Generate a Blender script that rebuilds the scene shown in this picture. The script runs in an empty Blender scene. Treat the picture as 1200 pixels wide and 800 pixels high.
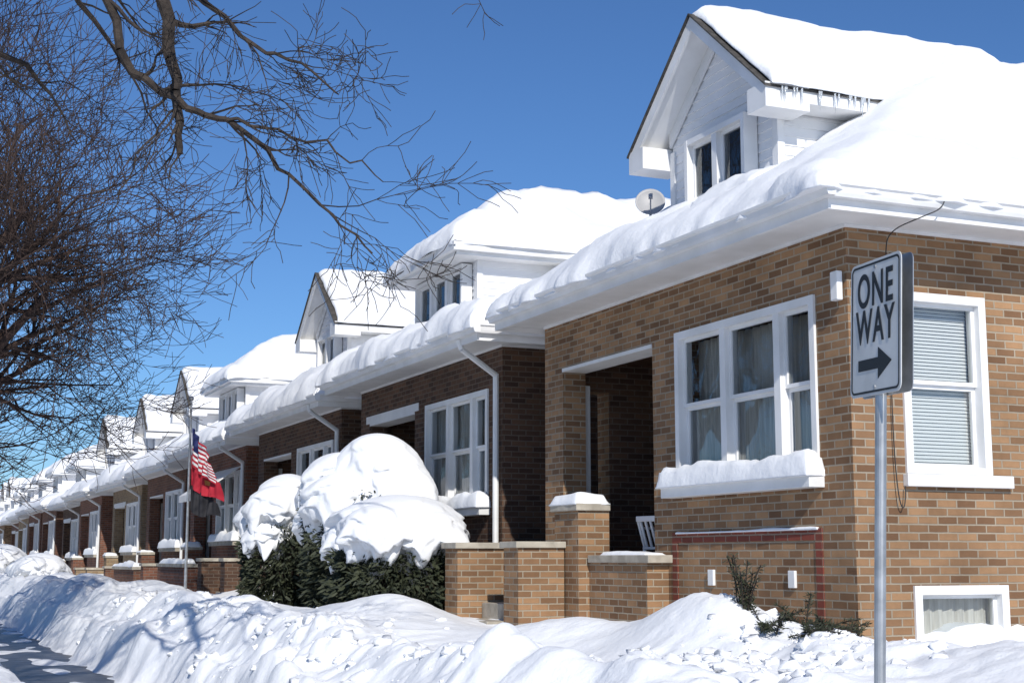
import bpy, math, random
from mathutils import Vector, noise, Matrix
from math import sin, cos, radians, sqrt, pi
random.seed(7)
S = bpy.context.scene
COL = S.collection
EYE = 1.6

# ------------------------------------------------------------------ materials
def mat(name, base=(.5,.5,.5), rough=.6, metal=0, spec=.5):
    m = bpy.data.materials.new(name); m.use_nodes = True
    b = m.node_tree.nodes['Principled BSDF']
    b.inputs['Base Color'].default_value = (*base, 1)
    b.inputs['Roughness'].default_value = rough
    b.inputs['Metallic'].default_value = metal
    b.inputs['Specular IOR Level'].default_value = spec
    return m
def N(m, t, **kw):
    n = m.node_tree.nodes.new(t)
    for k, v in kw.items(): setattr(n, k, v)
    return n
def L(m, a, b): m.node_tree.links.new(a, b)
def bsdf(m): return m.node_tree.nodes['Principled BSDF']
def vary(m, c1, c2, scale=3, detail=6, coord='Object', bump=0, bscale=None, bdist=.01, stretch=(1,1,1)):
    tc = N(m, 'ShaderNodeTexCoord'); mp = N(m, 'ShaderNodeMapping')
    mp.inputs['Scale'].default_value = stretch
    L(m, tc.outputs[coord], mp.inputs['Vector'])
    n = N(m, 'ShaderNodeTexNoise'); n.inputs['Scale'].default_value = scale; n.inputs['Detail'].default_value = detail
    L(m, mp.outputs[0], n.inputs['Vector'])
    r = N(m, 'ShaderNodeValToRGB')
    r.color_ramp.elements[0].color = (*c1, 1); r.color_ramp.elements[1].color = (*c2, 1)
    r.color_ramp.elements[0].position = .35; r.color_ramp.elements[1].position = .65
    L(m, n.outputs['Fac'], r.inputs['Fac']); L(m, r.outputs['Color'], bsdf(m).inputs['Base Color'])
    if bump:
        n2 = N(m, 'ShaderNodeTexNoise'); n2.inputs['Scale'].default_value = bscale or scale*4; n2.inputs['Detail'].default_value = 6
        L(m, mp.outputs[0], n2.inputs['Vector'])
        bp = N(m, 'ShaderNodeBump'); bp.inputs['Strength'].default_value = bump; bp.inputs['Distance'].default_value = bdist
        L(m, n2.outputs['Fac'], bp.inputs['Height']); L(m, bp.outputs[0], bsdf(m).inputs['Normal'])
    return m
def brick(name, c1, c2, mortar, dirt=.35):
    m = mat(name, c1, .85, spec=.25)
    tc = N(m, 'ShaderNodeTexCoord')
    nd = N(m, 'ShaderNodeTexNoise'); nd.inputs['Scale'].default_value = 9
    L(m, tc.outputs['UV'], nd.inputs['Vector'])
    vm = N(m, 'ShaderNodeVectorMath', operation='SCALE'); vm.inputs['Scale'].default_value = .006
    L(m, nd.outputs['Color'], vm.inputs[0])
    va = N(m, 'ShaderNodeVectorMath', operation='ADD')
    L(m, tc.outputs['UV'], va.inputs[0]); L(m, vm.outputs[0], va.inputs[1])
    b = N(m, 'ShaderNodeTexBrick')
    b.inputs['Scale'].default_value = 1
    b.inputs['Brick Width'].default_value = .205; b.inputs['Row Height'].default_value = .07
    b.inputs['Mortar Size'].default_value = .0085; b.inputs['Mortar Smooth'].default_value = .3
    b.inputs['Bias'].default_value = -.05
    b.inputs['Color1'].default_value = (*c1, 1); b.inputs['Color2'].default_value = (*c2, 1)
    b.inputs['Mortar'].default_value = (*mortar, 1)
    L(m, va.outputs[0], b.inputs['Vector'])
    n = N(m, 'ShaderNodeTexNoise'); n.inputs['Scale'].default_value = .9; n.inputs['Detail'].default_value = 8
    n.inputs['Roughness'].default_value = .7
    L(m, tc.outputs['UV'], n.inputs['Vector'])
    mr = N(m, 'ShaderNodeMapRange'); mr.inputs['From Min'].default_value = .3; mr.inputs['From Max'].default_value = .7
    mr.inputs['To Min'].default_value = 1-dirt; mr.inputs['To Max'].default_value = 1.12
    L(m, n.outputs['Fac'], mr.inputs['Value'])
    mx = N(m, 'ShaderNodeMix', data_type='RGBA', blend_type='MULTIPLY'); mx.inputs[0].default_value = 1
    L(m, b.outputs['Color'], mx.inputs[6]); L(m, mr.outputs[0], mx.inputs[7])
    L(m, mx.outputs[2], bsdf(m).inputs['Base Color'])
    inv = N(m, 'ShaderNodeMath', operation='SUBTRACT'); inv.inputs[0].default_value = 1
    L(m, b.outputs['Fac'], inv.inputs[1])
    nf = N(m, 'ShaderNodeTexNoise'); nf.inputs['Scale'].default_value = 60
    L(m, tc.outputs['UV'], nf.inputs['Vector'])
    ad = N(m, 'ShaderNodeMath', operation='MULTIPLY_ADD'); ad.inputs[1].default_value = .35
    L(m, nf.outputs['Fac'], ad.inputs[0]); L(m, inv.outputs[0], ad.inputs[2])
    bp = N(m, 'ShaderNodeBump'); bp.inputs['Strength'].default_value = .8; bp.inputs['Distance'].default_value = .008
    L(m, ad.outputs[0], bp.inputs['Height']); L(m, bp.outputs[0], bsdf(m).inputs['Normal'])
    return m

def snowmat(name, b1=.45, sc=14, dist=.03):
    m = mat(name, (.84,.855,.88), .6, spec=.2)
    tc = N(m, 'ShaderNodeTexCoord')
    n = N(m, 'ShaderNodeTexNoise'); n.inputs['Scale'].default_value = sc; n.inputs['Detail'].default_value = 8; n.inputs['Roughness'].default_value = .6
    L(m, tc.outputs['Object'], n.inputs['Vector'])
    bp = N(m, 'ShaderNodeBump'); bp.inputs['Strength'].default_value = b1; bp.inputs['Distance'].default_value = dist
    L(m, n.outputs['Fac'], bp.inputs['Height']); L(m, bp.outputs[0], bsdf(m).inputs['Normal'])
    return m
M_snow = snowmat('snow', .4, 7, .05)
M_rsnow = snowmat('roof_snow', .4, 4, .06)
M_white = vary(mat('white_paint', (.8,.8,.8), .45), (.70,.70,.69), (.80,.80,.80), 2.5)
M_siding = vary(mat('vinyl_siding', (.8,.8,.8), .45), (.74,.75,.76), (.81,.81,.82), 1.5)
M_stone = vary(mat('limestone', (.4,.38,.33), .85), (.30,.27,.22), (.46,.42,.35), 6, bump=.4)
M_conc = vary(mat('concrete', (.3,.29,.27), .8), (.12,.12,.12), (.3,.29,.28), 2.2, bump=.4)
M_asph = vary(mat('wet_pavement', (.05,.05,.05), .4), (.035,.035,.038), (.12,.12,.125), 3, bump=.4, bscale=60)
M_shing = vary(mat('shingles', (.06,.055,.05), .9), (.035,.033,.03), (.08,.072,.065), 12)
M_bark = vary(mat('bark', (.04,.03,.025), .9), (.018,.013,.011), (.05,.038,.03), 14, bump=.5, bdist=.02)
M_bark2 = vary(mat('bark_reddish', (.06,.035,.028), .9), (.028,.018,.014), (.075,.045,.035), 9)
M_leaf = vary(mat('yew_foliage', (.03,.045,.02), .7), (.015,.022,.012), (.045,.052,.025), 9)
M_metal = vary(mat('galvanised_steel', (.4,.41,.42), .42, .8), (.36,.37,.38), (.5,.51,.52), 12)
M_dish = mat('dish_grey', (.4,.4,.4), .5)
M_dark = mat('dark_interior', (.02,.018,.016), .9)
M_door = mat('door_brown', (.07,.035,.02), .5)
M_curt = vary(mat('curtain', (.6,.57,.5), .9), (.52,.49,.43), (.70,.67,.60), 4, stretch=(14,14,.6))
M_blind = mat('blind_slats', (.8,.8,.79), .55)
M_black = mat('sign_black', (.015,.015,.015), .45)
M_signw = vary(mat('sign_white', (.62,.63,.62), .4), (.50,.51,.50), (.62,.63,.62), 5)
M_plastic = mat('white_plastic', (.75,.75,.75), .4)
M_ice = mat('ice', (.85,.9,.95), .1)
bsdf(M_ice).inputs['Transmission Weight'].default_value = .6
M_fred = mat('flag_red', (.40,.012,.03), .8); M_fwhite = mat('flag_white', (.7,.7,.7), .8)
M_fblue = mat('flag_blue', (.015,.025,.12), .8); M_fdark = mat('flag_dark', (.015,.015,.02), .8)
M_fgold = mat('flag_gold', (.42,.2,.05), .7)
M_cable = mat('cable_black', (.02,.02,.02), .6)
M_glass = bpy.data.materials.new('window_glass'); M_glass.use_nodes = True
nt = M_glass.node_tree; nt.nodes.remove(nt.nodes['Principled BSDF'])
tr = nt.nodes.new('ShaderNodeBsdfTransparent'); tr.inputs[0].default_value = (.82,.85,.86,1)
gl = nt.nodes.new('ShaderNodeBsdfGlossy'); gl.inputs['Roughness'].default_value = .02; gl.inputs[0].default_value = (.9,.95,1,1)
fr = nt.nodes.new('ShaderNodeLayerWeight'); fr.inputs[0].default_value = .35
pw = nt.nodes.new('ShaderNodeMath'); pw.operation='MULTIPLY_ADD'; pw.inputs[1].default_value=.75; pw.inputs[2].default_value=.06
nt.links.new(fr.outputs['Fresnel'], pw.inputs[0])
nz = nt.nodes.new('ShaderNodeTexNoise'); nz.inputs['Scale'].default_value = 1.6; nz.inputs['Detail'].default_value = 1
tcg = nt.nodes.new('ShaderNodeTexCoord'); nt.links.new(tcg.outputs['Object'], nz.inputs['Vector'])
bg_ = nt.nodes.new('ShaderNodeBump'); bg_.inputs['Strength'].default_value = .3; bg_.inputs['Distance'].default_value = .05
nt.links.new(nz.outputs['Fac'], bg_.inputs['Height']); nt.links.new(bg_.outputs[0], gl.inputs['Normal'])
ms = nt.nodes.new('ShaderNodeMixShader')
nt.links.new(pw.outputs[0], ms.inputs[0]); nt.links.new(tr.outputs[0], ms.inputs[1]); nt.links.new(gl.outputs[0], ms.inputs[2])
nt.links.new(ms.outputs[0], nt.nodes['Material Output'].inputs[0])

BR = {
 'tan':   brick('tan_brick', (.385,.225,.118), (.165,.088,.047), (.36,.30,.225), .4),
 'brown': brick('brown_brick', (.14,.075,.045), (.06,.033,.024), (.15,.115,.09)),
 'dkred': brick('dark_red_brick', (.20,.085,.05), (.11,.05,.035), (.18,.14,.11)),
 'red':   brick('red_brick', (.25,.10,.06), (.14,.06,.04), (.22,.17,.14)),
 'buff':  brick('buff_brick', (.34,.24,.14), (.23,.15,.09), (.30,.26,.2)),
}
M_redtrim = brick('red_trim_brick', (.24,.06,.04), (.15,.045,.03), (.28,.2,.15))

# ------------------------------------------------------------------ mesh building
class MB:
    def __init__(s): s.v=[]; s.f=[]; s.m=[]
    def box(s, x0,x1,y0,y1,z0,z1, mi=0):
        if x1<x0: x0,x1=x1,x0
        if y1<y0: y0,y1=y1,y0
        b=len(s.v)
        s.v += [(x0,y0,z0),(x1,y0,z0),(x1,y1,z0),(x0,y1,z0),(x0,y0,z1),(x1,y0,z1),(x1,y1,z1),(x0,y1,z1)]
        for q in ((0,3,2,1),(4,5,6,7),(0,1,5,4),(1,2,6,5),(2,3,7,6),(3,0,4,7)):
            s.f.append(tuple(b+i for i in q)); s.m.append(mi)
    def face(s, pts, mi=0):
        b=len(s.v); s.v += [tuple(p) for p in pts]; s.f.append(tuple(range(b,b+len(pts)))); s.m.append(mi)
    def prism(s, poly, ext, mi=0):
        n=len(poly); b=len(s.v); e=Vector(ext)
        s.v += [tuple(p) for p in poly] + [tuple(Vector(p)+e) for p in poly]
        s.f.append(tuple(b+i for i in range(n))[::-1]); s.m.append(mi)
        s.f.append(tuple(b+n+i for i in range(n))); s.m.append(mi)
        for i in range(n):
            j=(i+1)%n; s.f.append((b+i,b+j,b+n+j,b+n+i)); s.m.append(mi)
    def tube(s, p, q, r1, r2, k=6, mi=0):
        p=Vector(p); q=Vector(q); d=(q-p)
        if d.length<1e-6: return
        d.normalize(); a=d.orthogonal().normalized(); c=d.cross(a); b=len(s.v)
        for (o,r) in ((p,r1),(q,r2)):
            for i in range(k):
                t=2*pi*i/k; s.v.append(tuple(o+a*cos(t)*r+c*sin(t)*r))
        for i in range(k):
            j=(i+1)%k; s.f.append((b+i,b+j,b+k+j,b+k+i)); s.m.append(mi)
        if k>4:
            s.f.append(tuple(b+i for i in range(k))[::-1]); s.m.append(mi)
            s.f.append(tuple(b+k+i for i in range(k))); s.m.append(mi)
    def obj(s, name, mats, parent=None, smooth=False, uv=False, bevel=0):
        me=bpy.data.meshes.new(name); me.from_pydata(s.v,[],s.f)
        if not isinstance(mats,(list,tuple)): mats=[mats]
        for m in mats: me.materials.append(m)
        me.polygons.foreach_set('material_index', s.m)
        if smooth: me.polygons.foreach_set('use_smooth',[True]*len(s.f))
        me.update()
        if uv:
            ul=me.uv_layers.new(name='UVMap')
            for p in me.polygons:
                n=p.normal; ax=max(range(3),key=lambda i:abs(n[i]))
                for li in p.loop_indices:
                    c=me.vertices[me.loops[li].vertex_index].co
                    ul.data[li].uv = (c.y,c.z) if ax==0 else ((c.x,c.z) if ax==1 else (c.x,c.y))
        o=bpy.data.objects.new(name,me); COL.objects.link(o)
        if parent: o.parent=parent
        if bevel:
            bm=o.modifiers.new('b','BEVEL'); bm.width=bevel; bm.segments=2; bm.limit_method='ANGLE'
        return o
def empty(name):
    e=bpy.data.objects.new(name,None); e.empty_display_size=.2; COL.objects.link(e); return e
def nz3(x,y,z=0): return noise.noise(Vector((x,y,z)))

def coords(a,b,res,edge=(0,.008,.03,.07,.12,.19)):
    n=max(2,int((b-a-2*edge[-1])/res))
    if b-a < 2*edge[-1]+.05:
        return [a+(b-a)*i/8 for i in range(9)]
    mid=[a+edge[-1]+(b-a-2*edge[-1])*i/n for i in range(n+1)]
    return [a+e for e in edge[:-1]]+mid+[b-e for e in edge[:-1]][::-1]
def snow_sheet(name,x0,x1,y0,y1,res,base,T,r,amp,parent,jit=.06,m=None,seed=0,backopen=False,fr=.9,lip=0):
    xs=coords(x0,x1,res); ys=coords(y0,y1,res); nx=len(xs); ny=len(ys)
    top=[];bot=[]
    for x in xs:
        for y in ys:
            s=min(x-x0, y-y0, y1-y, (9 if backopen else x1-x))
            k=min(max(s/r,0),1); pr=sqrt(max(0,1-(1-k)**2))
            lp=lip*math.exp(-((s-.35)/.35)**2)*(.6+1.4*max(-.4,nz3(x*.9,y*.9,seed+41)))
            t=T*pr*(1+amp*nz3(x*fr,y*fr,seed)+amp*.5*nz3(x*2.6*fr,y*2.6*fr,seed+5)+amp*.25*nz3(x*7*fr,y*7*fr,seed+3))+lp*pr
            px,py=x,y
            w=(1-k)*jit
            if w>0:
                nn=(nz3(x*1.3,y*1.3,seed+9)+.6*nz3(x*4,y*4,seed+9))*w
                if x-x0<=s+1e-6: px-=nn
                elif not backopen and x1-x<=s+1e-6: px+=nn
                if y-y0<=s+1e-6: py-=nn
                elif y1-y<=s+1e-6: py+=nn
            h=base(x,y)
            top.append((px,py,h+t)); bot.append((px,py,h-.015))
    n=nx*ny; f=[]
    for i in range(nx-1):
        for j in range(ny-1):
            a=i*ny+j
            f.append((a,a+ny,a+ny+1,a+1)); f.append((n+a,n+a+1,n+a+ny+1,n+a+ny))
    for i in range(nx-1):
        a=i*ny; f.append((a,n+a,n+a+ny,a+ny)); a=i*ny+ny-1; f.append((a,a+ny,n+a+ny,n+a))
    for j in range(ny-1):
        f.append((j,j+1,n+j+1,n+j)); a=(nx-1)*ny+j; f.append((a,n+a,n+a+1,a+1))
    b=MB(); b.v=top+bot; b.f=f; b.m=[0]*len(f)
    return b.obj(name,m or M_rsnow,parent,smooth=True)
def smin(a,b,k=.22):
    h=max(k-abs(a-b),0)/k
    return min(a,b)-h*h*k*.25

# ------------------------------------------------------------------ house
def wall_cells(mb, kind, a0,a1, u0,u1,z0,z1,holes, mi=0):
    us=sorted({u0,u1,*[h[0] for h in holes],*[h[1] for h in holes]}); zs=sorted({z0,z1,*[h[2] for h in holes],*[h[3] for h in holes]})
    for i in range(len(us)-1):
        for j in range(len(zs)-1):
            cu=(us[i]+us[i+1])/2; cz=(zs[j]+zs[j+1])/2
            if any(h[0]<cu<h[1] and h[2]<cz<h[3] for h in holes): continue
            if kind=='x': mb.box(a0,a1,us[i],us[i+1],zs[j],zs[j+1],mi)
            else: mb.box(us[i],us[i+1],a0,a1,zs[j],zs[j+1],mi)

def window(parent,kind,a,u0,u1,z0,z1,splits=None,hung=True,fill='curtain',fw=.075,name='window',raise_=.0):
    """a = wall plane; window set in hole, looks toward -x or -y"""
    fm=MB(); gm=MB(); cm=MB()
    def B(m,ua,ub,w0,w1,za,zb):
        if kind=='x': m.box(a+w0,a+w1,ua,ub,za,zb)
        else: m.box(ua,ub,a+w0,a+w1,za,zb)
    B(fm,u0,u0+fw,-.025,.14,z0,z1); B(fm,u1-fw,u1,-.025,.14,z0,z1)
    B(fm,u0+fw,u1-fw,-.022,.14,z1-fw,z1); B(fm,u0+fw,u1-fw,-.022,.14,z0,z0+fw*.8)
    sp=[u0+fw]+(splits or [])+[u1-fw]
    zz0=z0+fw*.8; zz1=z1-fw
    for k in range(len(sp)-1):
        ua,ub=sp[k],sp[k+1]
        if k>0: ua+=.05
        if k<len(sp)-2: ub-=.05
        if k>0: B(fm,sp[k]-.05,sp[k]+.05,-.012,.14,zz0,zz1)
        sw=.035
        zm=(zz0+zz1)/2 + raise_
        tiers=[(zz0,zm,.075),(zm,zz1,.04)] if hung else [(zz0,zz1,.05)]
        for (za,zb,off) in tiers:
            B(fm,ua,ua+sw,off,off+.035,za,zb); B(fm,ub-sw,ub,off,off+.035,za,zb)
            B(fm,ua+sw,ub-sw,off,off+.035,zb-sw,zb); B(fm,ua+sw,ub-sw,off,off+.035,za,za+sw)
            w=off+.018
            if kind=='x': gm.face([(a+w,ua+sw,za+sw),(a+w,ub-sw,za+sw),(a+w,ub-sw,zb-sw),(a+w,ua+sw,zb-sw)][::-1])
            else: gm.face([(ua+sw,a+w,za+sw),(ub-sw,a+w,za+sw),(ub-sw,a+w,zb-sw),(ua+sw,a+w,zb-sw)])
    if fill=='blind':
        z=zz0+.02
        while z<zz1:
            if kind=='y': cm.face([(u0+fw,a+.15,z),(u1-fw,a+.15,z),(u1-fw,a+.162,z+.029),(u0+fw,a+.162,z+.029)])
            else: cm.face([(a+.15,u0+fw,z),(a+.15,u1-fw,z),(a+.162,u1-fw,z+.029),(a+.162,u0+fw,z+.029)])
            z+=.031
        cm.obj(name+'_blind',M_blind,parent)
    elif fill in ('curtain','half'):
        n=int((u1-u0)/.02)
        def W(u): return a+.175+.016*sin(u*55)+.009*sin(u*131)
        for i in range(n):
            ua=u0+(u1-u0)*i/n; ub=u0+(u1-u0)*(i+1)/n
            zt=zz1 if fill!='half' else (zz0+zz1)/2+.02
            if kind=='x': cm.face([(W(ua),ua,zz0),(W(ub),ub,zz0),(W(ub),ub,zt),(W(ua),ua,zt)])
            else: cm.face([(ua,W(ua),zz0),(ub,W(ub),zz0),(ub,W(ub),zt),(ua,W(ua),zt)])
        cm.obj(name+'_curtain',M_curt,parent)
    fm.obj(name+'_frame',M_white,parent)
    gm.obj(name+'_glass',M_glass,parent)

ZE=4.42; FX=7.35; W=6.07; EX=6.75; DEPTH=12.5
hr=random.Random(77)
def house(ws, style, bk, idx, ridge=7.25, drop=0):
    P=empty('brick_house'); P.location.z=-drop
    if idx>3: P.location.x=hr.uniform(-.12,.25)
    bm=BR[bk]; we=ws+W; res=.10 if idx<2 else (.14 if idx<4 else (.22 if idx<7 else .4))
    terr = idx in (3,4,7,10,12); tl=ws+hr.uniform(2.9,4.2)
    xb=FX+DEPTH; dc=ws+3.03
    ey0=ws-.6; ey1=we+.15; hw=(ey1-ey0)/2; cy=(ey0+ey1)/2
    zr0=4.52; sl=(ridge-zr0)/hw; slf=.63 if style=='gable' else .44
    # ---- walls
    w=MB()
    win=(ws+.46,ws+2.88,2.36,3.87); porch=(ws+3.38,ws+5.57,1.3,3.83)
    holes=[win,porch]
    wall_cells(w,'x',FX,FX+.3,ws,we,.0,ZE-.02,holes)
    if idx==0: side=[(7.88,8.79,2.31,3.86),(7.91,8.90,.72,1.38),(11.2,12.1,2.31,3.86),(14.5,15.4,2.31,3.86)]
    else: side=[(9.5,10.3,2.31,3.86),(13,13.8,2.31,3.86)]
    wall_cells(w,'y',ws,ws+.3,FX+.3,xb,.0,ZE-.02,side)
    wall_cells(w,'y',we-.3,we,FX+.3,xb,.0,ZE-.02,[(7.78,8.06,1.3,3.6)])
    w.box(xb-.3,xb,ws+.3,we-.3,.2,ZE-.02)
    w.box(FX+.3,9.4,ws+3.08,ws+3.38,.2,ZE-.02)
    w.box(6.97,FX-.002,ws+4.4,ws+5.0,.0,2.12)
    w.box(7.1,FX-.002,ws+3.1,ws+4.4,.0,1.56)
    w.box(6.4,6.95,ws+4.72,ws+5.12,.0,1.72)
    w.box(6.2,6.95,ws+6.02,ws+6.42,.0,1.72)
    w.box(6.95,FX-.002,ws+6.12,ws+6.36,.0,1.6)
    if terr:
        w.box(6.1,6.32,ws+.2,tl,.0,1.72); w.box(6.32,FX-.002,ws+.2,ws+.42,.0,1.72)
    w.obj('walls',bm,P,uv=True)
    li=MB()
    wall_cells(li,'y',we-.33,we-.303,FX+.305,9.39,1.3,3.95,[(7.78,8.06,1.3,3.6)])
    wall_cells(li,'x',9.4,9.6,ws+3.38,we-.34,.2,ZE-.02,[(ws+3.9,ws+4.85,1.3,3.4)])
    li.obj('porch_shade_walls',BR['brown'],P,uv=True)  # darker brick lining: the recess's shade is put into the wall colour
    s=MB()
    s.box(6.93,FX-.003,ws+4.36,ws+5.04,2.12,2.2)
    s.box(7.06,FX-.003,ws+3.0,ws+4.36,1.56,1.64)
    s.box(6.36,6.96,ws+4.68,ws+5.16,1.72,1.79)
    s.box(6.16,6.96,ws+5.98,ws+6.46,1.72,1.79)
    if terr: s.box(6.05,6.36,ws+.15,tl+.05,1.72,1.80); s.box(6.36,FX-.003,ws+.15,ws+.46,1.72,1.80)
    s.box(FX+.3,9.4,ws+3.38,we-.34,1.2,1.3)
    for k in range(4): s.box(5.9+k*.3,6.9 if k<3 else FX+.3,ws+5.13,ws+6.0,.5,.74+k*.18+.001*k)
    s.obj('stone_copings',M_stone,P,bevel=.008)
    if terr: snow_sheet('terrace_snow',6.06,6.36,ws+.2,tl,.15,lambda x,y:1.8,.08,.1,1.2,P,.03,seed=idx)
    d=MB(); d.box(9.45,9.5,ws+3.9,ws+4.85,1.3,3.4); d.obj('front_door',M_door,P)
    t=MB(); t.box(9.37,9.398,ws+3.82,ws+3.9,1.3,3.48); t.box(9.37,9.398,ws+4.85,ws+4.93,1.3,3.48)
    t.box(FX-.01,FX+.31,ws+3.38,ws+5.57,3.79,3.83)
    t.box(7.70,7.78,we-.36,we-.332,1.3,3.66)
    if idx%2: t.box(FX-.012,FX-.002,ws+3.2,ws+5.75,3.83,3.95)
    t.obj('porch_trim',M_white,P)
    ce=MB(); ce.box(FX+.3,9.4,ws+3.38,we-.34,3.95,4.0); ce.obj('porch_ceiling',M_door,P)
    snow_sheet('coping_snow',6.92,7.33,ws+4.36,ws+5.04,.1,lambda x,y:2.2,.08,.08,.9,P,.02)
    snow_sheet('coping_snow_low',7.07,7.33,ws+3.1,ws+4.1,.1,lambda x,y:1.64,.025,.06,.8,P,.02)
    # ---- windows
    window(P,'x',FX,*win,splits=[ws+1.06,ws+1.98],fill=['half','curtain',None][idx%3],name='front_window')
    if idx==0:
        cm=MB(); n=110
        f_=lambda u: FX+.28+.02*sin(u*48)
        for i in range(n):
            ua=win[0]+(win[1]-win[0])*i/n; ub=win[0]+(win[1]-win[0])*(i+1)/n
            cm.face([(f_(ua),ua,2.4),(f_(ub),ub,2.4),(f_(ub),ub,3.8),(f_(ua),ua,3.8)])
        cm.obj('sheer_curtain',M_curt,P)
        window(P,'y',ws,7.88,8.79,2.31,3.86,fill='blind',name='side_window')
        window(P,'y',ws,7.91,8.90,.72,1.38,splits=None,hung=False,fill='curtain',name='basement_window')
        window(P,'y',ws,11.2,12.1,2.31,3.86,fill='blind',name='side_window_b')
        window(P,'y',ws,14.5,15.4,2.31,3.86,fill='blind',name='side_window_c')
        sm=MB(); sm.box(7.85,8.98,ws-.07,ws+.0,2.2,2.305); sm.box(11.1,12.2,ws-.07,ws,2.2,2.305); sm.obj('side_sill',M_white,P,bevel=.006)
    else:
        window(P,'y',ws,9.5,10.3,2.31,3.86,fill=None,name='side_window')
        window(P,'y',ws,13,13.8,2.31,3.86,fill=None,name='side_window_b')
    sm=MB(); sm.box(FX-.16,FX,ws+.40,ws+2.96,2.2,2.355); sm.obj('front_sill',M_white if idx<2 else M_stone,P,bevel=.006)
    snow_sheet('sill_snow',FX-.2,FX+.02,ws+.38,ws+2.98,.08,lambda x,y:2.31,.2,.1,.35,P,.03,seed=idx*3,fr=1.6)
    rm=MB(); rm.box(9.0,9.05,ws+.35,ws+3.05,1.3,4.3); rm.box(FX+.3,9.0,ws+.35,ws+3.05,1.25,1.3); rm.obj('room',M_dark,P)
    # ---- soffit / fascia / gutters
    g=MB()
    g.box(EX+.04,FX,ey0+.04,ey1-.04,ZE-.02,ZE+.01)
    g.box(FX,xb+.5,ey0+.04,ws,ZE-.02,ZE+.01); g.box(FX,xb+.5,we,ey1-.04,ZE-.02,ZE+.01)
    g.box(EX,EX+.04,ey0,ey1,ZE-.08,4.53); g.box(EX+.04,xb+.5,ey0,ey0+.04,ZE-.08,4.53); g.box(EX+.04,xb+.5,ey1-.04,ey1,ZE-.08,4.53)
    g.box(FX-.02,FX-.001,ws-.02,we,ZE-.05,ZE-.021); g.box(FX,xb,ws-.02,ws-.001,ZE-.05,ZE-.021)
    g.obj('soffit_fascia',M_white,P)
    g=MB()
    prof=[(0,0),(-.075,0),(-.088,.03),(-.1,.075),(-.12,.09),(-.12,.115),(0,.115)]
    zg=4.425
    g.prism([(EX-.001+a,ey0-.115,zg+b) for a,b in prof],(0,ey1-ey0+.115,0))
    g.prism([(EX-.002,ey0-.001+a,zg+b) for a,b in prof],(xb+.5-EX,0,0))
    g.obj('gutters',M_white,P)
    if idx>0:
        dm=MB(); X0=FX-.06; Y0=ws+.08
        dm.tube((EX-.03,Y0-.1,4.42),(EX+.02,Y0-.1,4.3),.04,.04,8); dm.tube((EX+.02,Y0-.1,4.3),(X0,Y0,4.0),.04,.04,8); dm.tube((X0,Y0,4.02),(X0,Y0,1.0),.04,.04,8)
        dm.obj('downspout',M_white,P,smooth=False)
    # ---- main roof
    r=MB(); xr0=EX+(ridge-zr0)/slf; xr1=xb+.5-hw
    A=(EX,ey0,zr0);B_=(EX,ey1,zr0);C=(xb+.5,ey1,zr0);D=(xb+.5,ey0,zr0);R0=(xr0,cy,ridge);R1=(xr1,cy,ridge)
    r.face([A,R0,B_]);r.face([A,D,R1,R0]);r.face([B_,R0,R1,C]);r.face([D,C,R1]);r.face([A,B_,C,D])
    r.obj('roof',M_shing,P)
    def hip(x,y):
        a=smin(smin((x-EX)*slf,(y-ey0)*sl),smin(ey1-y,xb+.5-x)*sl)
        return zr0+.01+max(a,-.04)
    TT=.17 if idx==0 else (.22 if idx==1 else hr.uniform(.15,.25))
    snow_sheet('roof_snow',EX-.12,xb+.55,ey0-.1,ey1+.08,res,hip,TT,.17,.6 if idx==0 else .8,P,.14,seed=idx*7.3,fr=1.0,lip=.14 if idx==0 else .13)
    # ---- dormer
    wt=MB(); tm=MB()
    def laps(mb,xf,yfun,z0,z1,side=None):
        z=z0; h=.1
        while z<z1-.001:
            zt=min(z+h,z1)
            y0,y1=yfun(z); y2,y3=yfun(zt)
            mb.face([(xf-.014,y1,z),(xf-.014,y0,z),(xf,y2,zt),(xf,y3,zt)])
            mb.face([(xf,y1,z),(xf,y0,z),(xf-.014,y0,z),(xf-.014,y1,z)][::-1])
            z=zt
    def sidelaps(mb,y,x0,x1,z0,z1,sg):
        z=z0
        while z<z1-.001:
            zt=min(z+.1,z1); o=.014*sg
            mb.face([(x0,y+o,z),(x1,y+o,z),(x1,y,zt),(x0,y,zt)]); mb.face([(x0,y,z),(x1,y,z),(x1,y+o,z),(x0,y+o,z)]); z=zt
    if style=='gable':
        DX=8.05; RX=7.68; zr=7.36; ze=6.2; hh=1.36; s2=(zr-ze)/hh; ww=1.05
        def yf(z):
            q=min(ww,(zr-.1-z)/s2); q=max(q,.005); return dc-q,dc+q
        laps(wt,DX,yf,5.0,zr-.1)
        sidelaps(wt,dc-ww,DX,9.8,5.0,6.3,-1); sidelaps(wt,dc+ww,DX,9.8,5.0,6.3,1)
        wt.obj('dormer_siding',M_siding,P)
        tm.box(DX-.03,DX+.05,dc-ww-.03,dc-ww+.07,5.0,6.15); tm.box(DX-.03,DX+.05,dc+ww-.07,dc+ww+.03,5.0,6.15)
        th=.1
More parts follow.
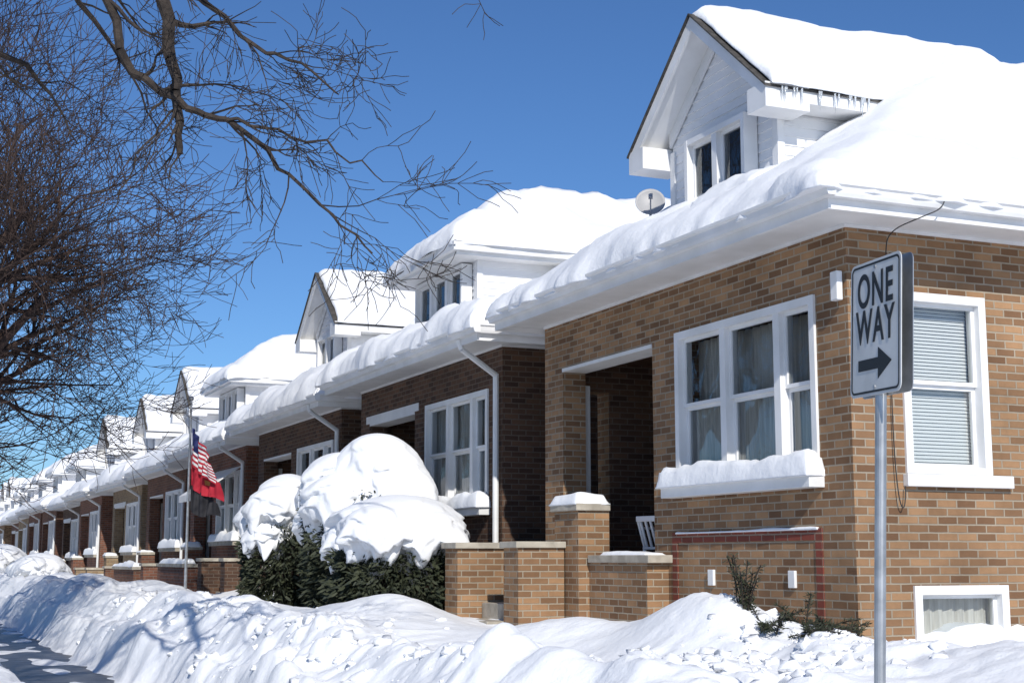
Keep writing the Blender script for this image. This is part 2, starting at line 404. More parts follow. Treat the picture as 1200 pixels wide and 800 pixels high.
        for sg in (-1,1):
            e=(dc+sg*hh,ze); k=(dc,zr)
            poly=[(RX+.035,e[0],e[1]-th),(RX+.035,k[0],k[1]-th),(RX+.035,k[0],k[1]-.012),(RX+.035,e[0],e[1]-.012)]
            tm.prism(poly,(3.6,0,0))
            poly=[(RX,e[0]+sg*.02,e[1]-.17),(RX,k[0],k[1]-.16),(RX,k[0],k[1]+.0),(RX,e[0]+sg*.02,e[1]-.01)]
            tm.prism(poly,(.034,0,0))
            poly=[(DX-.05,dc+sg*ww,ze+(hh-ww)*s2-th-.16),(DX-.05,dc,zr-th-.16),(DX-.05,dc,zr-th-.005),(DX-.05,dc+sg*ww,ze+(hh-ww)*s2-th-.005)]
            tm.prism(poly,(.03,0,0))
            ya=dc+sg*(ww+.032); yb=dc+sg*(hh+.05)
            tm.box(RX-.01,RX+.5,min(ya,yb),max(ya,yb),5.95,6.2)
            tm.box(RX+.5,9.6,min(ya,yb),max(ya,yb),6.03,6.17)
        tm.obj('dormer_trim',M_white,P)
        sh=MB()
        for sg in (-1,1):
            poly=[(RX-.03,dc+sg*(hh+.07),ze-.055),(RX-.03,dc,zr+.004),(RX-.03,dc,zr+.024),(RX-.03,dc+sg*(hh+.07),ze-.035)]
            sh.prism(poly,(3.6,0,0))
        sh.obj('dormer_roof',M_shing,P)
        def gb(x,y):
            d=abs(y-dc); d=sqrt(d*d+.006)-.06
            return zr+.02-d*s2
        snow_sheet('dormer_snow',RX+.04,11.6,dc-hh-.1,dc+hh+.1,min(res,.1),gb,.15,.2,.55,P,.07,seed=idx+30,backopen=True,fr=1.1)
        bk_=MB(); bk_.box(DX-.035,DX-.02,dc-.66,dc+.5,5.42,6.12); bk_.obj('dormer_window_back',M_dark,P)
        window(P,'x',DX-.16,dc-.70,dc+.5,5.36,6.12,splits=[dc-.1],hung=False,fill=None,name='dormer_window',fw=.06)
        if idx==0:
            ic=MB()
            for k in range(22):
                x=RX+.1+random.random()*1.6; l=.05+random.random()*.18
                ic.tube((x,dc-hh-.09,ze-.04),(x,dc-hh-.09,ze-.04-l),.012,.001,5)
            ic.obj('icicles',M_ice,P,smooth=True)
            snow_sheet('dormer_drift',7.5,8.0,dc-1.3,dc-.1,.08,lambda x,y:hip(x,y)+.1,.16,.25,.5,P,.05,seed=4)
    else:
        DX=7.75; RX=7.3; ze=5.92; hh=1.5; ww=1.2; zr=7.06; s2=(zr-ze)/hh
        laps(wt,DX,lambda z:(dc-ww,dc+ww),4.7,ze-.02)
        sidelaps(wt,dc-ww,DX,10.1,4.7,ze-.02,-1); sidelaps(wt,dc+ww,DX,10.1,4.7,ze-.02,1)
        wt.obj('dormer_siding',M_siding,P)
        tm.box(RX,10.6,dc-hh,dc+hh,ze-.02,ze+.14)
        tm.box(RX-.08,RX-.002,dc-hh-.08,dc+hh+.08,ze+.03,ze+.15)
        tm.box(RX-.002,10.0,dc-hh-.08,dc-hh-.002,ze+.03,ze+.15)
        tm.box(DX-.03,DX+.05,dc-ww-.03,dc-ww+.08,4.7,ze-.021); tm.box(DX-.03,DX+.05,dc+ww-.08,dc+ww+.03,4.7,ze-.021)
        tm.obj('dormer_trim',M_white,P)
        sh=MB(); zt=ze+.15
        A=(RX-.08,dc-hh-.08,zt);B_=(RX-.08,dc+hh+.08,zt);K=(RX+hh,dc,zt+hh*s2);K2=(12.3,dc,zt+hh*s2);C=(12.3,dc+hh+.08,zt);D=(12.3,dc-hh-.08,zt)
        sh.face([A,K,B_]);sh.face([A,D,K2,K]);sh.face([B_,K,K2,C]); sh.obj('dormer_roof',M_shing,P)
        def hd(x,y): return zt+.01+smin(x-RX+.08,hh+.08-abs(y-dc),.3)*s2
        snow_sheet('dormer_snow',RX-.1,12.2,dc-hh-.12,dc+hh+.12,min(res,.12),hd,.17,.18,.8,P,.08,seed=idx+30,backopen=True,fr=1.1,lip=.06)
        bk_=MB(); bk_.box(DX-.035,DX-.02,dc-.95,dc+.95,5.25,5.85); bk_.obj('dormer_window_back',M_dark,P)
        window(P,'x',DX-.16,dc-1.0,dc+1.0,5.2,5.88,splits=[dc-.33,dc+.33],hung=False,fill=None,name='dormer_window',fw=.06)
    if idx in (2,5,8):
        ch=MB(); ch.box(11.5,12.1,cy-.9,cy-.35,6.2,7.9); ch.obj('chimney',BR['red'],P,uv=True)
    if idx==0:
        p=MB(); o=.012
        ya,yb=ws+.45,ws+3.0
        p.box(FX-o,FX-.001,ya,yb,1.76,1.86); p.box(FX-o,FX-.001,ya,ya+.1,.4,1.76); p.box(FX-o,FX-.001,yb-.1,yb,.4,1.76)
        p.obj('red_brick_panel',M_redtrim,P,uv=True)
        v=MB(); v.box(FX-.03,FX-.001,ws+.85,ws+.95,1.35,1.5); v.box(FX-.03,FX-.001,ws+2.2,ws+2.3,1.35,1.5); v.obj('wall_vents',M_white,P,bevel=.005)
        snow_sheet('ledge_snow',FX-.03,FX+.01,ws+.5,ws+2.9,.08,lambda x,y:1.86,.012,.03,2,P,.01)
        s=MB(); s.box(FX-.08,FX-.02,ws+.03,ws+.13,3.75,4.0); s.obj('wall_light',M_white,P,bevel=.01)
    return P

wsl=[9.9,17.3]+[24.5+7.22*i for i in range(16)]
styles=['gable','hip','gable','hip','gable']
bks=['tan','brown','brown','red','dkred','buff','red','brown','dkred','red','buff','dkred']
drops=[0,.03,.17,.30,.40,.48,.54]
for i,ws in enumerate(wsl):
    st=styles[i] if i<5 else random.choice(['gable','hip'])
    house(ws,st,bks[i%len(bks)],i,ridge=7.24 if st=='gable' else 7.05,drop=drops[i] if i<7 else .58+hr.uniform(-.12,.12))

# awning on fourth house
P=empty('window_awning'); P.location.z=-.3; a=MB(); ws=wsl[3]
for k in range(12):
    y0=ws+.4+k*.21
    a.prism([(7.33,y0,3.95),(6.45,y0,3.35),(6.45,y0,3.2),(6.47,y0,3.2),(6.48,y0,3.34),(7.34,y0,3.93)],(0,.2,0))
a.obj('awning_slats',M_white,P)

# ------------------------------------------------------------------ ground
PR=[(-300,.3),(-12,.5),(-10,.7),(-9.4,.0),(-3.4,-.03),(-2.9,.6),(-1.5,.45),(.8,.42),(1.3,.38),(1.75,-.02),(2.95,-.02),(3.4,.64),(3.95,.98),(4.6,.80),(5.8,.82),(7.0,.96),(9,.98),(30,.8),(400,.6)]
def prof(x):
    for i in range(len(PR)-1):
        if x<=PR[i+1][0]:
            t=(x-PR[i][0])/(PR[i+1][0]-PR[i][0]); t=max(0,min(1,t)); t=t*t*(3-2*t)
            return PR[i][1]+(PR[i+1][1]-PR[i][1])*t
    return .6
def sst(a,b,x):
    t=max(0,min(1,(x-a)/(b-a))); return t*t*(3-2*t)
def H(x,y):
    wob=.2*nz3(3.1,y*.6)+.08*nz3(8.1,y*2.5)
    xx=x+wob if -4<x<5 else x
    z=prof(xx)
    inpath=(1-sst(2.95,3.3,xx))*sst(1.45,1.75,xx)
    inroad=(1-sst(-3.4,-3.1,xx))*sst(-9.6,-9.2,xx)
    fl=max(inpath,inroad)
    if x>6.6: z-= .42*sst(6.9,7.9,x)*(1-sst(9.6,9.95,y))
    far=1/(1+max(0,y-60)*.01)
    big=.2*nz3(x*.5,y*.4,2)
    qx=x+.18*nz3(x*1.1,y*1.1,21); qy=y+.18*nz3(x*1.1,y*1.1,31)
    b0=nz3(qx*1.0,qy*.9,17)
    # rounded clods: inverted billow gives puffy tops with creases between
    b1=.55-2.0*abs(nz3(qx*1.7,qy*1.6,7))
    b1=-b1
    b2=nz3(qx*3.6,qy*3.4,3)
    b2b=2.0*abs(nz3(qx*4.6,qy*4.4,13))-.5
    b3=nz3(x*11,y*11,1)
    chunk=nz3(x*.7,y*.6,11)
    bank=math.exp(-((x-3.9)/.9)**2)+.5*math.exp(-((x-1.1)/.5)**2)+1.0*math.exp(-((y-8.9)/1.5)**2)*sst(4,5,x)+.14
    bank=min(bank,1.1)*(.6+.9*max(0,chunk+.25))
    d=big*(.5 if x<1.8 else 1)+b0*.17*bank+b1*.10*bank+b2*.05*bank+b2b*.05*bank+b3*.012*bank
    z+=d*(1-fl)*far
    if inpath>.5: z+= .06*max(0,nz3(x*2.2,y*.9,5)-.08)*2
    z+=.52*math.exp(-((x-6.4)/.6)**2-((y-10.75)/.95)**2)+.2*math.exp(-((x-6.0)/.6)**2-((y-12.4)/.9)**2)
    z+=.28*math.exp(-((x-5.5)/.7)**2-((y-16.0)/1.2)**2)+.25*math.exp(-((x-4.6)/.7)**2-((y-19.5)/2)**2)
    if x>3.6:
        e=math.exp(-((x-4.9)/.8)**2)
        z+=e*sst(23,27,y)*(.22+.35*nz3(x*.4,y*.22,61)+.15*nz3(x,y*.8,62))
    if y<7.5: z=z-(z-.45)*.35*(1-sst(5.5,7.5,y)) if x>.5 else z
    return z
def axis(segs):
    out=[]
    for a,b,r in segs:
        n=max(1,round((b-a)/r)); out+=[a+(b-a)*i/n for i in range(n)]
    return out+[segs[-1][1]]
xs=axis([(-300,-60,30),(-60,-12,4),(-12,-3.6,.7),(-3.6,.6,.2),(.6,3,.07),(3,8.4,.042),(8.4,12,.12),(12,30,2),(30,120,15),(120,400,70)])
ys=axis([(-300,-40,40),(-40,0,4),(0,7,.25),(7,16,.042),(16,24,.08),(24,34,.14),(34,60,.3),(60,120,1),(120,300,10),(300,1200,100)])
v=[(x,y,H(x,y)) for x in xs for y in ys]; ny=len(ys)
f=[(i*ny+j,(i+1)*ny+j,(i+1)*ny+j+1,i*ny+j+1) for i in range(len(xs)-1) for j in range(ny-1)]
b=MB(); b.v=v; b.f=f; b.m=[0]*len(f); b.obj('snow_ground',M_snow,smooth=True)
b=MB(); b.face([(1.2,-30,.0),(3.4,-30,.0),(3.4,300,.0),(1.2,300,.0)]); b.obj('sidewalk',M_asph)
b=MB(); b.face([(-9.7,-60,-.0),(-2.9,-60,-.0),(-2.9,400,-.0),(-9.7,400,-.0)]); b.obj('road',M_asph)
b=MB(); b.box(-3.05,-2.9,-30,300,-.1,.14); b.obj('kerb',M_conc)

# loose crumbs of shovelled snow
b=MB()
import bmesh
ico=bmesh.new(); bmesh.ops.create_icosphere(ico,subdivisions=2,radius=1); iv=[v.co.copy() for v in ico.verts]; iff=[tuple(v.index for v in f.verts) for f in ico.faces]; ico.free()
def lump(b,c,r,sd,sq=.75,amp=.5,fr=1.4):
    o=len(b.v)
    for p in iv:
        k=1+amp*nz3(p.x*fr+sd,p.y*fr,p.z*fr+sd)
        b.v.append((c[0]+p.x*r*k,c[1]+p.y*r*k,c[2]+p.z*r*k*sq))
    for q in iff: b.f.append(tuple(o+i for i in q)); b.m.append(0)
for i in range(1300):
    m_=random.random()
    if m_<.45: x=random.gauss(3.9,.5); y=random.uniform(9,26)
    else:
        cx=random.choice((4.6,5.2,5.8,6.6,7.4,8.1)); x=random.gauss(cx,.3); y=random.gauss(9.1,.55)
    if 1.6<x<3.2 or (x>7.2 and y>9.7): continue
    r=.012+.08*random.random()**4
    lump(b,(x,y,H(x,y)-r*.1),r,i*1.7,.7,1.1,1.8)
b.obj('snow_chunks',M_snow,smooth=True)

# ------------------------------------------------------------------ trees
def rot_about(d,ang,rng):
    a=d.orthogonal().normalized(); a.rotate(Matrix.Rotation(rng.uniform(0,2*pi),3,d))
    e=d.copy(); e.rotate(Matrix.Rotation(ang,3,a)); return e
def grow(B,p,d,Ln,r,lvl,maxl,rng,up=.08,kid=1.0,wig=.22,minr=.0025):
    n=5 if lvl<maxl else 4
    p=Vector(p); d=Vector(d).normalized()
    for i in range(n):
        d=(d+Vector((rng.gauss(0,wig),rng.gauss(0,wig),rng.gauss(0,wig)+up))*.6).normalized()
        q=p+d*(Ln/n)
        ra=max(minr,r*(1-.65*i/n)); rb=max(minr,r*(1-.65*(i+1)/n))
        B.tube(p,q,ra,rb,7 if ra>.05 else (5 if ra>.015 else 3))
        if lvl<maxl and i>=(1 if lvl>0 else 2):
            for _ in range(1 if rng.random()>.45*kid else 2):
                e=rot_about(d,radians(rng.uniform(22,62)),rng)
                grow(B,q,e,Ln*rng.uniform(.5,.78),rb*rng.uniform(.5,.75),lvl+1,maxl,rng,up,kid,wig,minr)
        p=q
def limb(B,pts,r0,r1,rng,kl=.7,per=5,lv=2,up=-.02):
    pts=[Vector(p) for p in pts]; n=len(pts)-1; K=4
    def cr(i,t):
        a=pts[max(i-1,0)];b_=pts[i];c=pts[i+1];d=pts[min(i+2,n)]
        return .5*((2*b_)+(c-a)*t+(2*a-5*b_+4*c-d)*t*t+(3*b_-a-3*c+d)*t**3)
    prev=pts[0]
    for i in range(n):
        for k in range(1,K+1):
            q=cr(i,k/K)
            if not(i==n-1 and k==K): q=q+Vector((rng.gauss(0,.018),rng.gauss(0,.018),rng.gauss(0,.018)))
            ta=(i+(k-1)/K)/n; tb=(i+k/K)/n
            ra=r0+(r1-r0)*ta; rb=r0+(r1-r0)*tb
            B.tube(prev,q,ra,rb,7 if ra>.02 else 4)
            if rng.random()<per/4:
                d=(q-prev).normalized(); e=rot_about(d,radians(rng.uniform(25,65)),rng)
                e.y*=.8
                grow(B,q,e,kl*rng.uniform(.5,1.2),rb*.55,0,lv,rng,up,.8,.28,.0033)
            prev=q
rng=random.Random(3)
B=MB()
trunk=[(-1.5,11.4,.3),(-1.45,11.4,2.5),(-1.35,11.4,4.4),(-1.0,11.4,6.2)]
for a_,b_,r1,r2 in ((0,1,.3,.25),(1,2,.25,.22),(2,3,.22,.17)): B.tube(trunk[a_],trunk[b_],r1,r2,12)
limb(B,[(-1.0,11.4,6.2),(-.2,11.3,7.2),(.8,11.3,7.4),(1.6,11.25,7.0),(1.78,11.22,6.4),(1.88,11.17,5.63),(1.97,11.13,5.1),(1.99,11.12,4.72)],.12,.022,rng,.4,2.2,1)
limb(B,[(1.0,11.3,7.3),(1.3,11.25,6.2),(1.62,11.2,5.4),(2.03,11.12,5.11),(2.33,10.99,5.0),(2.72,10.81,4.66),(3.09,10.65,4.25),(3.38,10.52,3.93)],.045,.007,rng,.65,3.2,2)
limb(B,[(1.6,11.25,7.0),(2.0,11.1,6.1),(2.5,10.9,5.6),(2.85,10.75,5.45),(3.12,10.63,5.2)],.03,.006,rng,.55,3,2)
limb(B,[(2.33,10.99,5.0),(2.7,10.8,4.9),(3.1,10.6,4.75),(3.45,10.5,4.5)],.016,.005,rng,.5,3,1)
limb(B,[(1.6,11.25,7.0),(3.0,11,7.35),(3.8,10.7,6.9),(4.2,10.6,6.22)],.05,.005,rng,.4,1.5,1)
limb(B,[(1.97,11.13,5.1),(1.75,11.3,4.8),(1.6,11.4,4.45),(1.5,11.5,4.1)],.012,.004,rng,.4,2,1)
limb(B,[(-.2,11.3,7.2),(.7,12.2,6.9),(1.4,12.8,6.5),(1.9,13.2,6.0),(2.2,13.4,5.5)],.045,.005,rng,.6,3,2)
limb(B,[(-1.35,11.4,4.4),(-.3,12.2,5.6),(.5,12.9,6.0),(1.1,13.3,5.9),(1.5,13.6,5.4)],.06,.006,rng,.6,3,2)
for k in range(4):
    grow(B,(-1.0,11.4,6.2),(rng.uniform(-1,.0),rng.uniform(-.9,.4),1),3.0,.1,1,4,rng)
B.obj('bare_tree',M_bark)
def tree_mesh(seed,h,r,maxl,spread=1.0,minr=.006,tt=.32,ll=(.27,.34)):
    rg=random.Random(seed); B=MB()
    top=h*tt
    B.tube((0,0,-.4),(0.05,0.03,top),r,r*.8,12)
    for k in range(9):
        a=2*pi*k/9+rg.uniform(-.3,.3); e=Vector((cos(a)*spread,sin(a)*spread,rg.uniform(.4,1.2)))
        grow(B,(0.05,.03,top-.1+rg.uniform(0,.5)),e,h*rg.uniform(*ll),r*.55,1,maxl,rg,.06,.9,.2,minr)
    for k in range(3):
        grow(B,(0.05,.03,top),(rg.uniform(-.3,.3),rg.uniform(-.3,.3),1),h*.42,r*.65,1,maxl,rg,.06,.9,.2,minr)
    return B
T1=tree_mesh(11,9.4,.26,5,1.0,.0055).obj('bare_tree',M_bark2); T1.location=(.35,24.5,.4)
T2=tree_mesh(5,8.6,.22,4,1.0,.009).obj('bare_tree',M_bark2); T2.location=(-.2,34,.4)
def inst(src,loc,rz,s):
    o=bpy.data.objects.new('bare_tree',src.data); COL.objects.link(o); o.location=loc; o.rotation_euler=(0,0,rz); o.scale=(s,s,s)
for k,y in enumerate((46,59,74,90,108)): inst(T2,(-.1+.3*sin(k*3),y,.4),k*1.3,.95+.1*sin(k*2))
rg=random.Random(9); B=MB(); base=tree_mesh(21,9,.2,3,1.0,.03,.2,(.36,.46))
for k in range(34):
    x=rg.uniform(-45,6) if k<26 else rg.uniform(6,60); y=rg.uniform(150,210); s=rg.uniform(.8,1.4); a=rg.uniform(0,6.28); o=len(B.v)
    ca,sa=cos(a)*s,sin(a)*s
    B.v+=[(x+vx*ca-vy*sa,y+vx*sa+vy*ca,vz*s+.3) for vx,vy,vz in base.v]
    B.f+=[tuple(o+i for i in q) for q in base.f]; B.m+=base.m
B.obj('distant_trees',M_bark2)

# ------------------------------------------------------------------ snow laden shrubs
ico=bmesh.new(); bmesh.ops.create_icosphere(ico,subdivisions=5,radius=1); IV=[v.co.copy() for v in ico.verts]; IF=[tuple(v.index for v in f.verts) for f in ico.faces]; ico.free()
def shrub(cx,cy,rx,ry,zt,snz,seed,lobes,nl=7000,twigs=True):
    P=empty('snow_covered_shrub'); rg=random.Random(seed); lf=MB()
    g=H(cx,cy)-.15
    for k in range(9):
        a=rg.uniform(0,6.28); q=(cx+cos(a)*rx*.6,cy+sin(a)*ry*.6,zt-snz*1.2)
        lf.tube((cx,cy,g),q,.03,.01,5,1)
    ztf=zt-.34; zc=(g+ztf)/2; hz=(ztf-g)/2
    for k in range(nl):
        a=rg.uniform(0,6.28); u=rg.uniform(-1,.6); rr=rg.uniform(.72,1.0)*(1+.25*nz3(cos(a)*2,sin(a)*2,u*3+seed))
        s=sqrt(1-u*u*.7)
        p=Vector((cx+cos(a)*s*rx*rr*.98,cy+sin(a)*s*ry*rr*.98,zc+u*hz*rr*.97-.05))
        d=Vector((cos(a)*s,sin(a)*s,u*.5+rg.uniform(-.8,.1))).normalized(); d=(d+Vector((rg.gauss(0,.5),rg.gauss(0,.5),rg.gauss(0,.5)))).normalized()
        l=rg.uniform(.05,.14); o=d.orthogonal().normalized()*l*.12
        lf.face([p-o,p+d*l*.6-o*1.2,p+d*l,p+d*l*.6+o*1.2,p+o])
    lf.obj('foliage',[M_leaf,M_bark],P)
    s=MB()
    for (ox,oy,oz,sx,sy,sz) in lobes:
        o=len(s.v)
        for p in IV:
            k=1+.26*nz3(p.x*1.5+seed,p.y*1.5+ox*3,p.z*1.5)+.12*nz3(p.x*3.2,p.y*3.2+seed,p.z*3.2)+.04*nz3(p.x*8,p.y*8+seed,p.z*8)
            z=p.z; e=1
            if z<0:
                z*=.6+1.1*nz3(p.x*2.6+seed,p.y*2.6+ox*5,1)+.55*nz3(p.x*7+seed,p.y*7,1); e=1+.08*z
            s.v.append((cx+ox+p.x*sx*k*e,cy+oy+p.y*sy*k*e,zt+oz+(z-1)*sz*k))
        for q in IF: s.f.append(tuple(o+i for i in q)); s.m.append(0)
    s.obj('snow_cap',M_rsnow,P,smooth=True)
shrub(5.95,17.4,.84,.97,2.40,.5,3,[(.05,.05,0,.86,.92,.44),(-.28,-.38,-.14,.62,.6,.40),(.2,-.5,-.2,.55,.5,.38),(-.35,.5,-.3,.48,.55,.36)],9000)
shrub(6.2,19.6,.80,1.05,3.34,.6,8,[(0.15,-.15,0,.62,.8,.62),(-.2,.35,-.24,.62,.75,.56),(.25,-.55,-.32,.6,.6,.55),(-.35,-.15,-.55,.55,.75,.48),(-.4,.5,-.95,.42,.55,.32)],9000)
shrub(5.9,22.9,.62,.95,2.95,.5,14,[(.1,0,0,.52,.75,.5),(-.15,-.3,-.2,.5,.65,.45),(-.1,.5,-.35,.5,.6,.42),(-.3,-.35,-.75,.38,.5,.3)],9000)
shrub(4.9,50,.8,1.3,1.8,.5,33,[(0,0,0,.9,1.3,.6),(-.3,-.8,-.1,.6,.9,.5),(.2,1,-.2,.6,1.1,.6)],2500)
shrub(4.6,62,1.1,2.0,2.2,.6,36,[(0,0,0,1.0,1.6,.8),(-.5,-1.2,-.3,.8,1.2,.7),(.2,1.4,-.1,.8,1.3,.8)],2500)
shrub(4.2,76,1.3,2.4,2.8,.6,39,[(0,0,0,1.2,2.0,.9),(-.4,-1.4,-.3,1,1.4,.8)],2500)

# small evergreen poking through the drift
P=empty('evergreen_shrub'); lf=MB(); rg=random.Random(5)
def sprig(p,d,l,n=70):
    p=Vector(p); d=Vector(d).normalized(); prev=p
    for i in range(8):
        q=p+d*l*(i+1)/8+Vector((0,0,-.25*l*((i+1)/8)**2)); lf.tube(prev,q,.006,.005,4,1)
        for k in range(n//8):
            e=(d*.6+Vector((rg.gauss(0,.7),rg.gauss(0,.7),rg.gauss(0,.7)))).normalized(); m_=rg.uniform(.03,.07)
            o=e.orthogonal().normalized()*.004; a=prev.lerp(q,rg.random())
            lf.face([a-o,a+e*m_*.6-o*1.4,a+e*m_,a+e*m_*.6+o*1.4])
        prev=q
for k in range(12):
    x=6.45+rg.uniform(-.05,.05); y=10.15+rg.uniform(-.05,.08)
    sprig((x,y,H(x,y)-.05),(rg.gauss(0,.13),rg.gauss(0,.15),1),rg.uniform(.35,.62))
for k in range(38):
    x=rg.uniform(6.4,7.2); y=9.65+rg.uniform(-.15,.35); sprig((x,y,H(x,y)-.0),(rg.gauss(0,.6),rg.gauss(-.4,.6),rg.uniform(.1,.5)),rg.uniform(.2,.42),90)
lf.obj('sprigs',[M_leaf,M_bark],P)

# ------------------------------------------------------------------ one way sign
P=empty('one_way_sign')
sx,sy=4.045,5.21; zc=2.62; hwid=.2286; hh=.305; an=radians(9)
def rr(w,h,r,n=6):
    pts=[]
    for (cx,cy,a0) in ((w-r,h-r,0),(-w+r,h-r,90),(-w+r,-h+r,180),(w-r,-h+r,270)):
        for i in range(n+1):
            t=radians(a0+90*i/n); pts.append((cx+cos(t)*r,cy+sin(t)*r))
    return pts
R=Vector((-sin(an),-cos(an),0)); U=Vector((0,0,1)); NN=R.cross(U)
Mx=Matrix((( R.x,U.x,NN.x,0),(R.y,U.y,NN.y,0),(R.z,U.z,NN.z,0),(0,0,0,1)))
lean=Matrix.Rotation(radians(2.3),4,Vector((.61,.79,0)))   # the post leans slightly
P.matrix_world=Matrix.Translation((sx,sy,zc)) @ lean @ Mx
def plate(name,w,h,r,z0,z1,m,pts=None):
    b=MB(); b.prism([(x,y,z0) for x,y in (pts or rr(w,h,r))],(0,0,z1-z0)); return b.obj(name,m,P)
plate('plate',hwid,hh,.035,.026,.030,M_signw)
plate('rear_plate',hwid,hh,.035,-.030,-.026,M_metal)
b=MB(); o=rr(hwid-.012,hh-.012,.028); i_=rr(hwid-.022,hh-.022,.02); n=len(o)
for k in range(n):
    j=(k+1)%n; b.face([(*o[k],.0315),(*o[j],.0315),(*i_[j],.0315),(*i_[k],.0315)])
b.obj('border',M_black,P)
def text(s,y,size,sxx):
    cu=bpy.data.curves.new('t','FONT'); cu.body=s; cu.size=size; cu.align_x='CENTER'; cu.offset=.0035; cu.extrude=.0005; cu.space_character=1.12
    o=bpy.data.objects.new('t',cu); COL.objects.link(o); dg=bpy.context.evaluated_depsgraph_get(); dg.update()
    me=bpy.data.meshes.new_from_object(o.evaluated_get(dg)); COL.objects.unlink(o)
    me.materials.clear(); me.materials.append(M_black)
    q=bpy.data.objects.new('lettering_'+s.lower(),me); COL.objects.link(q); q.parent=P; q.location=(0,y,.0325); q.scale=(sxx,1,1)
text('ONE',.10,.215,.68); text('WAY',-.065,.215,.66)
plate('arrow',0,0,0,.0305,.0325,M_black,[(-.15,-.19),(.03,-.19),(.03,-.235),(.15,-.165),(.03,-.095),(.03,-.14),(-.15,-.14)])
b=MB(); b.tube((0,-3.0,0),(0,.28,0),.025,.025,16); b.obj('post',M_metal,P,smooth=False)
b=MB()
for yy in (.2,-.2): b.box(-.04,.04,yy-.012,yy+.012,-.026,.026)
for yy in (.27,-.27): b.tube((0,yy,.028),(0,yy,.036),.009,.009,8)
b.obj('brackets',M_metal,P)

# ------------------------------------------------------------------ flagpole
P=empty('flagpole'); fx,fy=5.2,27.0
b=MB(); b.tube((fx,fy,.5),(fx,fy,4.5),.03,.022,10); lump(b,(fx,fy,4.54),.05,1,1,0); b.obj('pole',M_metal,P)
def flag(name,z,w,h,kind,drop=.55,ang=-65):
    nu,nv=26,13; b=MB(); a=radians(ang); dx,dy=cos(a),sin(a)
    for i in range(nu+1):
        for j in range(nv+1):
            u=i/nu; v_=j/nv
            out=w*(.62*u); dz=-drop*u**1.15*w/.9 - .08*sin(u*5)*v_
            k=.07*sin(u*12+v_*2.5)*u+.035*sin(u*25+v_)
            b.v.append((fx+.03+dx*out-dy*k,fy+dy*out+dx*k,z-h*v_*(1-.25*u)+dz))
    for i in range(nu):
        for j in range(nv):
            o=i*(nv+1)+j; b.f.append((o,o+1,o+nv+2,o+nv+1))
            u=i/nu
            if kind=='us': mi=1 if (i<nu*.4 and j<7) else (0 if j%2==0 else 2)
            elif kind=='red': mi=3 if (abs(u-.5)<.06 and 5<j<8) else 0
            else: mi=4
            b.m.append(mi)
    b.obj(name,[M_fred,M_fblue,M_fwhite,M_fgold,M_fdark],P,smooth=True)
flag('national_flag',4.0,1.05,.6,'us',.6); flag('red_flag',3.5,1.15,.55,'red',.42,-50); flag('dark_flag',2.92,.95,.42,'dark',.3,-40)

# ------------------------------------------------------------------ satellite dish
P=empty('satellite_dish'); P.location=(8.5,15.35,5.95); P.rotation_euler=(radians(68),0,radians(-28)); P.scale=(.85,.85,.85)
b=MB(); nr=8; na=24
for i in range(nr+1):
    for k in range(na):
        r=.23*i/nr; t=2*pi*k/na; b.v.append((cos(t)*r*.95,sin(t)*r,-.07+.07*(i/nr)**2))
for i in range(nr):
    for k in range(na):
        j=(k+1)%na; b.f.append((i*na+k,i*na+j,(i+1)*na+j,(i+1)*na+k)); b.m.append(0)
o=b.obj('reflector',M_dish,P,smooth=True); sm=o.modifiers.new('s','SOLIDIFY'); sm.thickness=.008
b=MB(); b.tube((0,-.2,0),(0,-.1,.26),.01,.01,6); b.box(-.03,.03,-.13,-.07,.24,.3); b.obj('feed_arm',M_dish,P)
b=MB(); b.tube((0,0,-.07),(0,.0,-.12),.025,.025,8); b.tube((0,.0,-.11),(0,-1.2,.3),.02,.02,8); b.obj('mast',M_metal,P)

# ------------------------------------------------------------------ plastic chair on porch
P=empty('plastic_chair'); P.location=(7.95,13.95,1.3); P.rotation_euler=(0,0,radians(100))
b=MB()
b.box(-.24,.24,-.22,.24,.40,.43)
for a_ in (-1,1):
    b.tube((a_*.22,-.2,.41),(a_*.26,-.26,0),.02,.018,8); b.tube((a_*.22,.22,.41),(a_*.25,.28,0),.02,.018,8)
    b.tube((a_*.25,-.2,.41),(a_*.26,-.2,.62),.018,.018,8); b.box(a_*.26-.03,a_*.26+.03,-.24,.24,.62,.645)
    b.tube((a_*.22,.22,.42),(a_*.22,.32,.74),.02,.018,8)
for k in range(5): b.tube((-.17+k*.085,.23,.43),(-.17+k*.085,.32,.72),.018,.018,6)
b.box(-.23,.23,.30,.335,.70,.76)
b.obj('chair_frame',M_plastic,P,bevel=.008)

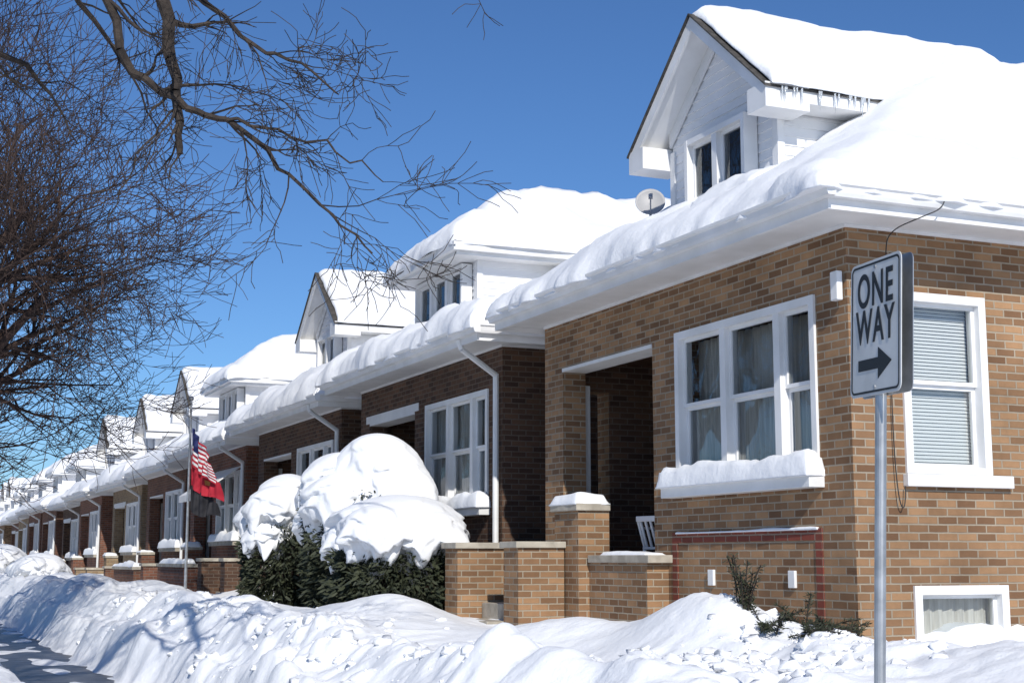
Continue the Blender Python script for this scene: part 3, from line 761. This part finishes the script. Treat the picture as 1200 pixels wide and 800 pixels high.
# ------------------------------------------------------------------ cable at the corner
cu=bpy.data.curves.new('service_cable','CURVE'); cu.dimensions='3D'; cu.bevel_depth=.005
sp=cu.splines.new('NURBS'); pts=[(7.82,9.19,4.52),(7.80,9.17,4.42),(7.62,9.24,4.34),(7.58,9.6,4.3),(7.72,9.86,4.2),(7.75,9.87,3.4),(7.74,9.87,2.6),(7.76,9.85,2.05),(7.82,9.84,2.0),(7.84,9.86,2.2)]
sp.points.add(len(pts)-1)
for i,p in enumerate(pts): sp.points[i].co=(*p,1)
sp.order_u=3; sp.use_endpoint_u=True
o=bpy.data.objects.new('service_cable',cu); COL.objects.link(o); cu.materials.append(M_cable)

# ------------------------------------------------------------------ light, sky, camera
sd=Vector((-.24,-.97,0)).normalized(); el=radians(34)
to=Vector((sd.x*cos(el),sd.y*cos(el),sin(el)))
sl=bpy.data.lights.new('sun','SUN'); sl.energy=4.3; sl.angle=radians(.5); sl.color=(1,.955,.88)
so=bpy.data.objects.new('sun',sl); COL.objects.link(so); so.rotation_euler=(-to).to_track_quat('-Z','Y').to_euler(); so.location=(-20,-40,40)
w=bpy.data.worlds.new('World'); S.world=w; w.use_nodes=True
sky=w.node_tree.nodes.new('ShaderNodeTexSky'); sky.sky_type='NISHITA'; sky.sun_disc=False
sky.sun_elevation=el; sky.sun_rotation=math.atan2(sd.x,sd.y)
sky.air_density=1.0; sky.dust_density=.1; sky.ozone_density=3.0; sky.altitude=200
bg=w.node_tree.nodes['Background']; bg.inputs['Strength'].default_value=.105
mx=w.node_tree.nodes.new('ShaderNodeMix'); mx.data_type='RGBA'; mx.blend_type='MULTIPLY'; mx.inputs[0].default_value=1
mx.inputs[7].default_value=(.48,.70,.98,1)
w.node_tree.links.new(sky.outputs[0],mx.inputs[6]); w.node_tree.links.new(mx.outputs[2],bg.inputs['Color'])
S.view_settings.view_transform='Standard'; S.view_settings.look='None'; S.view_settings.exposure=0
cd=bpy.data.cameras.new('camera'); cd.lens=51.1; cd.sensor_width=36; cd.clip_end=3000; cd.clip_start=.05
co=bpy.data.objects.new('camera',cd); COL.objects.link(co); co.location=(0,0,EYE); co.rotation_euler=(radians(98.5),0,radians(-23.4))
S.camera=co
